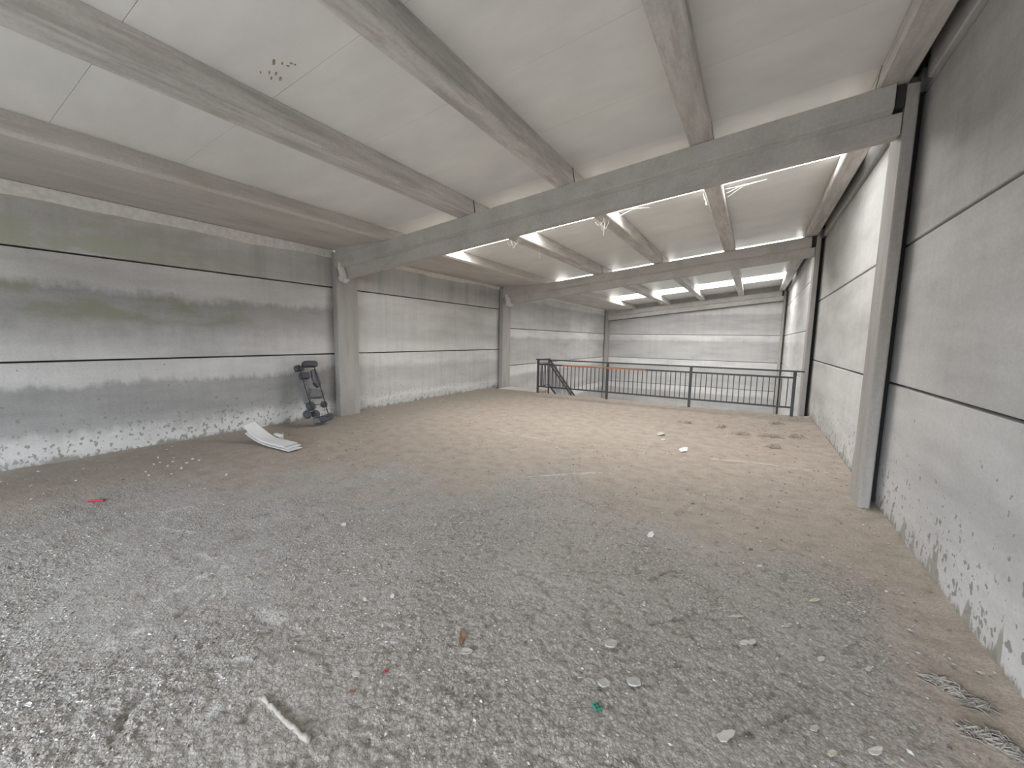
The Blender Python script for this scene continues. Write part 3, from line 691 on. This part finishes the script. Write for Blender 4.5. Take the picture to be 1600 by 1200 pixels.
# ------------------------------------------------------------------ loose debris on the floor
def fz(x, y): return float(floor_h(np.array([x]), np.array([y]))[0])
def scrap(name, px, py, wpx, hpx, mat, label, cat, n=9, curl=0.25, group=None, rot=None, thick=0.004, jag=0.42):
    """Thin irregular flake; width and depth given as seen sizes, turned into metres on the floor."""
    x, y = at(px, py); x1, y1 = at(px + wpx / 2, py); x2, y2 = at(px, py + hpx / 2)
    ux, uy = x1 - x, y1 - y; wx, wy = x2 - x, y2 - y
    z = fz(x, y) + 0.003; pts = []; n = n + 3 if n < 9 and wpx > 9 else n
    rr = random.Random(int(px * 13 + py))
    for k in range(n):
        t = 2 * math.pi * k / n; j = 1 - jag * rr.random()
        a, b = math.cos(t) * j, math.sin(t) * j
        pts.append((x + ux * a + wx * b, y + uy * a + wy * b, z + curl * math.hypot(ux, uy) * (0.15 + rr.random()) * (0.5 + 0.5 * a)))
    v = [(x, y, z + thick)] + [(p[0], p[1], p[2] + thick) for p in pts] + [(x, y, z)] + pts
    f = [(0, 1 + k, 1 + (k + 1) % n) for k in range(n)] + [(n + 1, n + 2 + (k + 1) % n, n + 2 + k) for k in range(n)]
    f += [(1 + k, n + 2 + k, n + 2 + (k + 1) % n, 1 + (k + 1) % n) for k in range(n)]
    o = MB().add(v, f).build(name, mat); o['label'] = label; o['category'] = cat
    if group: o['group'] = group
    return o
scrap('torn_paper', 1135, 1153, 36, 24, M['scrap'], 'torn off-white paper scrap with a jagged outline at the bottom of the photo', 'scrap', 12, 0.12, jag=0.45)
scrap('plaster_flake', 944, 1071, 24, 19, M['flake'], 'pale plaster flake above the small green tile, the left one of a pair', 'flake', 7, 0.05, thick=.008)
scrap('plaster_flake', 990, 1068, 28, 18, M['flake'], 'pale plaster flake right of another one, above the green tile', 'flake', 7, 0.05, thick=.008)
scrap('plaster_flake', 955, 1009, 20, 13, M['flake'], 'rounded pale flake on the gravel straight above the pair of flakes', 'flake', 8, 0.05, thick=.008, jag=.15)
scrap('crumpled_scrap', 1017, 836, 13, 11, M['white'], 'small crumpled white scrap alone in the middle of the dark gravel', 'scrap', 8, 0.4)
scrap('plastic_bag_scrap', 1032, 679, 15, 6, M['scrap'], 'farthest white plastic scrap on the beige dust before the railing', 'scrap', 9, 0.4)
scrap('plastic_bag_scrap', 1036, 688, 9, 4, M['scrap'], 'tiny white plastic scrap just in front of the farthest one', 'scrap', 8, 0.4)
scrap('plastic_bag_scrap', 1068, 704, 18, 8, M['white'], 'largest white plastic scrap on the beige dust before the railing', 'scrap', 9, 0.5)
scrap('plaster_flake', 1163, 1005, 15, 8, M['scrap'], 'left half of two touching pale ovals on the gravel at right', 'flake', 9, 0.05, jag=.1)
scrap('plaster_flake', 1175, 1004, 13, 9, M['scrap'], 'right half of two touching pale ovals on the gravel at right', 'flake', 9, 0.05, jag=.1)
scrap('yellowish_scrap', 1273, 940, 18, 7, M['yellowish'], 'yellowish pointed scrap with a dark shadow on the right side gravel', 'scrap', 7, 0.35)
scrap('plaster_flake', 1006, 945, 7, 9, M['scrap'], 'small white wedge-shaped chip on the gravel in the centre right', 'flake', 6, 0.1)
scrap('plaster_flake', 1283, 1029, 13, 8, M['scrap'], 'oval pale flake right of the two touching ovals', 'flake', 8, 0.05, jag=.15)
scrap('plaster_flake', 1272, 1140, 22, 13, M['flake'], 'pale flake beside a dark groove near the bottom right', 'flake', 8, 0.15)
scrap('yellowish_scrap', 1300, 1181, 17, 12, M['yellowish'], 'yellowish scrap at the lower right bottom edge of the photo', 'scrap', 7, 0.2)
scrap('plaster_flake', 1369, 1176, 28, 16, M['scrap'], 'broad cream flake at the bottom edge near the right wall', 'flake', 9, 0.2)
scrap('plaster_flake', 1358, 1046, 14, 11, M['flake'], 'pale flake lying left of the larger matted tuft', 'flake', 7, 0.15)
scrap('plaster_flake', 1186, 886, 10, 6, M['scrap'], 'small white chip between dark gravel and beige dust at right', 'flake', 6, 0.2)
scrap('plaster_flake', 1231, 978, 15, 7, M['flake'], 'broken pale chip in the coarse gravel at right', 'flake', 6, 0.5)
scrap('straw_sliver', 1150, 963, 24, 3, M['yellowish'], 'thin straw-coloured sliver on the gravel at right', 'sliver', 6, 0.05, jag=.1)
scrap('plaster_flake', 45, 1103, 16, 7, M['scrap'], 'cream flake alone on the pale gravel at the far left bottom', 'flake', 7, 0.3)
scrap('dry_leaf', 722, 996, 12, 34, M['brown'], 'curled brown dry leaf on the gravel in the lower centre', 'leaf', 9, 0.6, jag=0.5)
scrap('plaster_flake', 728, 1018, 22, 12, M['flake'], 'grey crumbled flake touching the brown dry leaf', 'flake', 8, 0.3)
scrap('brown_chip', 551, 1081, 12, 8, M['brown'], 'small reddish-brown chip on the gravel at the lower left centre', 'chip', 6, 0.3)
scrap('red_chip', 603, 1049, 9, 7, M['red'], 'tiny dull red chip on the gravel left of the dry leaf', 'chip', 6, 0.2)
scrap('white_chip', 613, 933, 9, 9, M['white'], 'bright white chip on coarse gravel left of centre', 'chip', 6, 0.1)
scrap('white_chip', 570, 937, 7, 6, M['white'], 'small white chip left of the brightest chip on coarse gravel', 'chip', 6, 0.1)
scrap('white_chip', 556, 1054, 13, 11, M['flake'], 'powdery white chip above the reddish-brown chip', 'chip', 7, 0.1)
scrap('white_chip', 537, 820, 12, 6, M['white'], 'white chip on the smooth floor above the coarse gravel', 'chip', 6, 0.1)
for i, (px, py) in enumerate([(228, 738), (233, 744), (240, 727), (250, 724), (262, 729), (283, 732), (292, 724), (301, 718), (247, 716), (270, 722), (311, 720), (354, 743)]):
    scrap('white_chip', px, py, 4 + i % 4, 2 + i % 3, M['white'], 'small white chip scattered on the floor by the left wall', 'chip', 6, 0.3, 'white chips by the left wall', jag=.6)
for i, (px, py) in enumerate([(1130, 560 + 560), (1040, 1004 + 110), (888, 873), (1280, 960), (1110, 1133), (1214, 1030), (1390, 1010), (1410, 930), (1330, 950), (1460, 1160), (1180, 1120), (1100, 775), (1225, 745), (870, 700), (680, 820), (905, 1060), (830, 1100), (700, 1090), (1238, 1005), (1305, 1105)]):
    scrap('pale_chip', px, py, 5 + i % 4, 3 + i % 3, M['flake'], 'tiny pale plaster chip loose on the gritty floor', 'chip', 6, 0.3, 'tiny pale chips on the floor', jag=.6)
x, y = at(933, 1106); z = fz(x, y)
gt = empty('green_tile', (x, y, z), label='tiny green plastic tile with four dark holes on the gravel', category='tile')
gt.rotation_euler = (0.05, 0.04, 0.9)
gm = MB().box(-.017, .017, -.017, .017, .002, .007); gm.build('plate', M['green'], gt, bevel=0.001)
for a in (-.007, .007):
    for b in (-.007, .007): MB().box(a - .004, a + .004, b - .004, b + .004, .0065, .0078).build('hole', M['black'], gt)
x, y = at(152, 784); z = fz(x, y)
o = MB().tube([(x - .05, y - .05, z + .012), (x, y, z + .016), (x + .05, y + .035, z + .012)], .012, 6).build('red_strip', M['red']); o['label'] = 'small red plastic strip on the floor at the far left'; o['category'] = 'strip'
# hardened mortar bead at the bottom
pts = [at(*p) for p in [(411, 1089), (424, 1104), (440, 1118), (452, 1131), (466, 1144), (484, 1157)]]
fine = [(pts[i][0] + (pts[i + 1][0] - pts[i][0]) * t / 5, pts[i][1] + (pts[i + 1][1] - pts[i][1]) * t / 5) for i in range(5) for t in range(5)] + [pts[-1]]
mb = MB().tube([(a + RNG.normal(0, .003), b + RNG.normal(0, .003), fz(a, b) + 0.001) for a, b in fine], 0.011, 8, 0.014)
for i in range(len(fine)):
    c = np.mean(mb.v[i * 8:i * 8 + 8], 0); k = RNG.uniform(0.65, 1.2)
    for q in range(8): mb.v[i * 8 + q] = tuple(c + (np.array(mb.v[i * 8 + q]) - c) * k * RNG.uniform(0.75, 1.2))
o = mb.build('mortar_bead', M['bead'], smooth=True); o['label'] = 'pale hardened mortar bead on the gravel at the lower left'; o['category'] = 'mortar'

# crusted rags of mortar by the right wall
def tuft(name, c, L, W, ang, label, seed):
    r = random.Random(seed); m = MB()
    for k in range(230):
        t = r.uniform(-.5, .5); w = r.gauss(0, .28) * W * (1 - 1.6 * t * t); X_, Y_ = t * L, w + .3 * W * math.sin(t * 6 + seed)
        x, y = c[0] + X_ * math.cos(ang) - Y_ * math.sin(ang), c[1] + X_ * math.sin(ang) + Y_ * math.cos(ang)
        z = fz(x, y) + 0.002; h = r.random() ** 1.5 * W * .42 * (1 - 2.5 * t * t) * max(0.1, 1 - abs(w) / W * 1.6); th = ang + r.gauss(0, .8); q = r.uniform(.015, .045)
        m.tube([(x - q * math.cos(th), y - q * math.sin(th), z + h * .4), (x + r.gauss(0, .004), y + r.gauss(0, .004), z + h + .004), (x + q * math.cos(th), y + q * math.sin(th), z + h * .3)], r.uniform(.002, .005), 4, .001)
    o = m.build(name, M['rag']); o['label'] = label; o['category'] = 'tuft'
tuft('matted_tuft', at(1497, 1084), 0.21, 0.085, -0.35, 'larger matted grey-green tuft of fibres lying at the foot of the right wall', 3)
tuft('matted_tuft', at(1556, 1162), 0.16, 0.08, -0.45, 'matted grey tuft of fibres in the bottom right corner by the wall', 8)

def clump(px, py, L, label, seed):
    x, y = at(px, py); r = random.Random(seed); m = MB()
    for k in range(17):
        a = r.uniform(-.5, .5); q = r.uniform(.3, 1) * L * 0.6; cx, cyy = x + r.gauss(0, L * .22), y + r.gauss(0, L * .10); z = fz(cx, cyy)
        th = r.gauss(0.1, 0.5)
        m.tube([(cx - q * .5 * math.cos(th), cyy - q * .5 * math.sin(th), z + .004), (cx, cyy, z + .012 + r.random() * .06), (cx + q * .5 * math.cos(th), cyy + q * .5 * math.sin(th), z + .004 + r.random() * .01)], 0.006, 4, 0.004)
    o = m.build('dust_clump', M['twig']); o['label'] = label; o['category'] = 'clump'; o['group'] = 'dry fibre clumps near the far right column'
clump(1157, 679, .30, 'dark dry fibre clump left of the other clumps near the far right column', 1)
clump(1206, 683, .34, 'thickest dry fibre clump on the dust near the far right column', 2)
clump(1245, 684, .30, 'dry fibre clump closest to the right wall near the far column', 3)
clump(1208, 700, .24, 'dry fibre clump nearest to the viewer before the far right column', 4)
clump(1070, 661, .20, 'flat dry fibre clump close to the foot of the middle railing post', 5)
clump(1215, 663, .26, 'dry fibre clump by the right end post of the railing', 6)
clump(1130, 668, .18, 'small crumbly fibre clump between the two right railing posts', 7)

# loose grit: countless small stones
NS = 34000
gx = RNG.uniform(-5.4, 1.12, NS * 3); gy = 0.1 + 6.0 * RNG.random(NS * 3) ** 1.7
_px, _py = at(575, 930)
keep = RNG.random(NS * 3) < 1.1 * np.exp(-((gx - _px) / .55) ** 2 - ((gy - _py) / .35) ** 2) + (0.12 + 0.88 * (1 - dust_of(gx, gy))) * (0.25 + 0.75 * rough_amt(gx, gy))
NOGRIT = [(*at(450, 1124), .26), (*at(152, 784), .10), (*at(933, 1106), .04), (*at(1497, 1084), .13), (*at(1556, 1162), .10), (-6.1, 3.2, .50), (-5.6, 3.15, .35), (-6.4, 3.2, .4), (-6.6, 4.4, .35)]
NOGRIT += [(*at(a_, b_), .22) for a_, b_ in ((1157, 679), (1206, 683), (1245, 684), (1208, 700), (1070, 661), (1215, 663), (1130, 668), (1032, 679), (1036, 688), (1068, 704))]
def clear(px, py):
    k = (py < EDGE - 0.16) & (px < XR - 0.03) & (px > XL + 0.03)
    for a_, b_, c_ in NOGRIT: k &= np.hypot(px - a_, py - b_) > c_
    return k
keep &= clear(gx, gy)
gx, gy = gx[keep][:NS], gy[keep][:NS]; gz = floor_h(gx, gy); ns = len(gx)
sz = 0.0022 + 0.0058 * RNG.random(ns) ** 2.6
NC = 9000                                   # crumbs on the dusty far part
cx_ = RNG.uniform(-7.1, 1.14, NC); cy_ = RNG.uniform(0.6, EDGE - .05, NC)
kp = clear(cx_, cy_) & (dust_of(cx_, cy_) > 0.45) & (RNG.random(NC) < 0.25 + 0.75 * sstep(0.45, 0.6, fbm(cx_ * 1.1, cy_ * 1.6, 71, 4)) + 0.5 * sstep(-0.6, 1.0, cx_))
cx_, cy_ = cx_[kp], cy_[kp]
gx = np.concatenate([gx, cx_]); gy = np.concatenate([gy, cy_]); gz = floor_h(gx, gy)
sz = np.concatenate([sz, 0.0035 + 0.011 * RNG.random(len(cx_)) ** 3.5]); ns = len(gx)
base = np.array([(1, 0, 0), (0, 1, 0), (-1, 0, 0), (0, -1, 0), (0, 0, 1), (0, 0, -.6)])
V = base[None] * (1 + 0.5 * (RNG.random((ns, 6, 1)) - .5)) * sz[:, None, None]
ang = RNG.uniform(0, 6.28, ns); ca, sa = np.cos(ang)[:, None], np.sin(ang)[:, None]
el = 1 + 0.7 * RNG.random(ns)[:, None]
vx, vy = V[:, :, 0] * el, V[:, :, 1]
V = np.stack([vx * ca - vy * sa + gx[:, None], vx * sa + vy * ca + gy[:, None], V[:, :, 2] * 0.6 + (gz + sz * 0.3)[:, None]], -1).reshape(-1, 3)
tri = np.array([(0, 1, 4), (1, 2, 4), (2, 3, 4), (3, 0, 4), (1, 0, 5), (2, 1, 5), (3, 2, 5), (0, 3, 5)])
F = (tri[None] + (np.arange(ns) * 6)[:, None, None]).reshape(-1, 3)
gm = bpy.data.meshes.new('loose_grit'); gm.from_pydata(V.tolist(), [], F.tolist())
g = NG('grit_stone'); ri = g.n('ShaderNodeNewGeometry').outputs['Random Per Island']
M['grit'] = g.finish(g.ramp(ri, [(0, (0.13, 0.115, 0.10)), (0.25, (0.24, 0.21, 0.175)), (0.5, (0.34, 0.32, 0.295)), (0.8, (0.42, 0.41, 0.40)), (0.95, (0.62, 0.62, 0.62)), (1, (0.7, 0.7, 0.7))]), 0.8)
gm.materials.append(M['grit'])
o = bpy.data.objects.new('loose_grit', gm); COL.objects.link(o)
o['kind'] = 'stuff'; o['label'] = 'loose grey grit scattered over the gravelly floor'; o['category'] = 'grit'

# ------------------------------------------------------------------ dusty cobwebs hanging under the middle bay
def web(pts_list, label):
    m = MB()
    for pts in pts_list: m.tube(pts, 0.0026, 4)
    o = m.build('cobweb', M['web']); o['label'] = label; o['category'] = 'cobweb'; o['group'] = 'cobwebs in the roof'
def hang(x, y, z, loops, seed):
    r = random.Random(seed); out = []
    for k in range(loops):
        dx = r.uniform(.05, .16); dz = r.uniform(.04, .16); z0 = z - .014; x0 = x + r.uniform(-.06, .06); y0 = y + r.uniform(-.15, .15)
        out.append([(x0 + dx * t, y0 + .05 * t, z0 + SL * (x0 - x + dx * t) - dz * 4 * t * (1 - t) - abs(r.gauss(0, .006))) for t in np.linspace(0, 1, 8)])
    return out
web(hang(-4.00, 6.66, zp(-4.0), 4, 1), 'looped dusty cobweb under the left purlin just past the big cross beam')
web([[(-3.9, 7.6, zp(-3.9)), (-3.9, 7.6, zp(-3.9) - .09), (-3.905, 7.6, zp(-3.9) - .18)]], 'single hanging cobweb thread under the left purlin of the middle bay')
web(hang(-2.38, 6.66, zp(-2.3), 4, 5) + [[(-2.25, 6.62, zp(-2.25) - .014), (-2.23, 6.62, zp(-2.25) - .12), (-2.24, 6.62, zp(-2.25) - .30)]], 'long drooping cobweb under the middle left purlin past the big cross beam')
web([[(-2.15, 6.9, zp(-2.17) + .02), (-1.9, 7.1, zr(-1.9) - .08), (-1.7, 7.4, zr(-1.7) - .03)]], 'slanting cobweb thread from the middle left purlin to the roof panel')
web([[(-0.785, 6.6 + .12 * k, zp(-.77) - .01), (-0.785, 6.65 + .12 * k, zp(-.77) - .05 - .03 * (k % 2)), (-0.785, 6.72 + .12 * k, zp(-.77))] for k in range(5)], 'ragged cobweb along the left edge of the middle right purlin')
web([[(-0.52, 6.9 + .2 * k, zp(-.54) + .05), (-0.40 + .05 * k, 7.1, zr(-.4) - .14), (-0.25 + .12 * k, 7.4 - .03 * k, zr(-.2) - .04)] for k in range(3)], 'fan of cobweb threads right of the middle right purlin')
web(hang(-3.95, 20.2, zp(-3.95), 3, 9), 'distant cobweb under the left purlin of the far bay')
web(hang(-5.75, 20.4, 3.262, 2, 10), 'distant cobweb hanging from the far gutter beam corner')
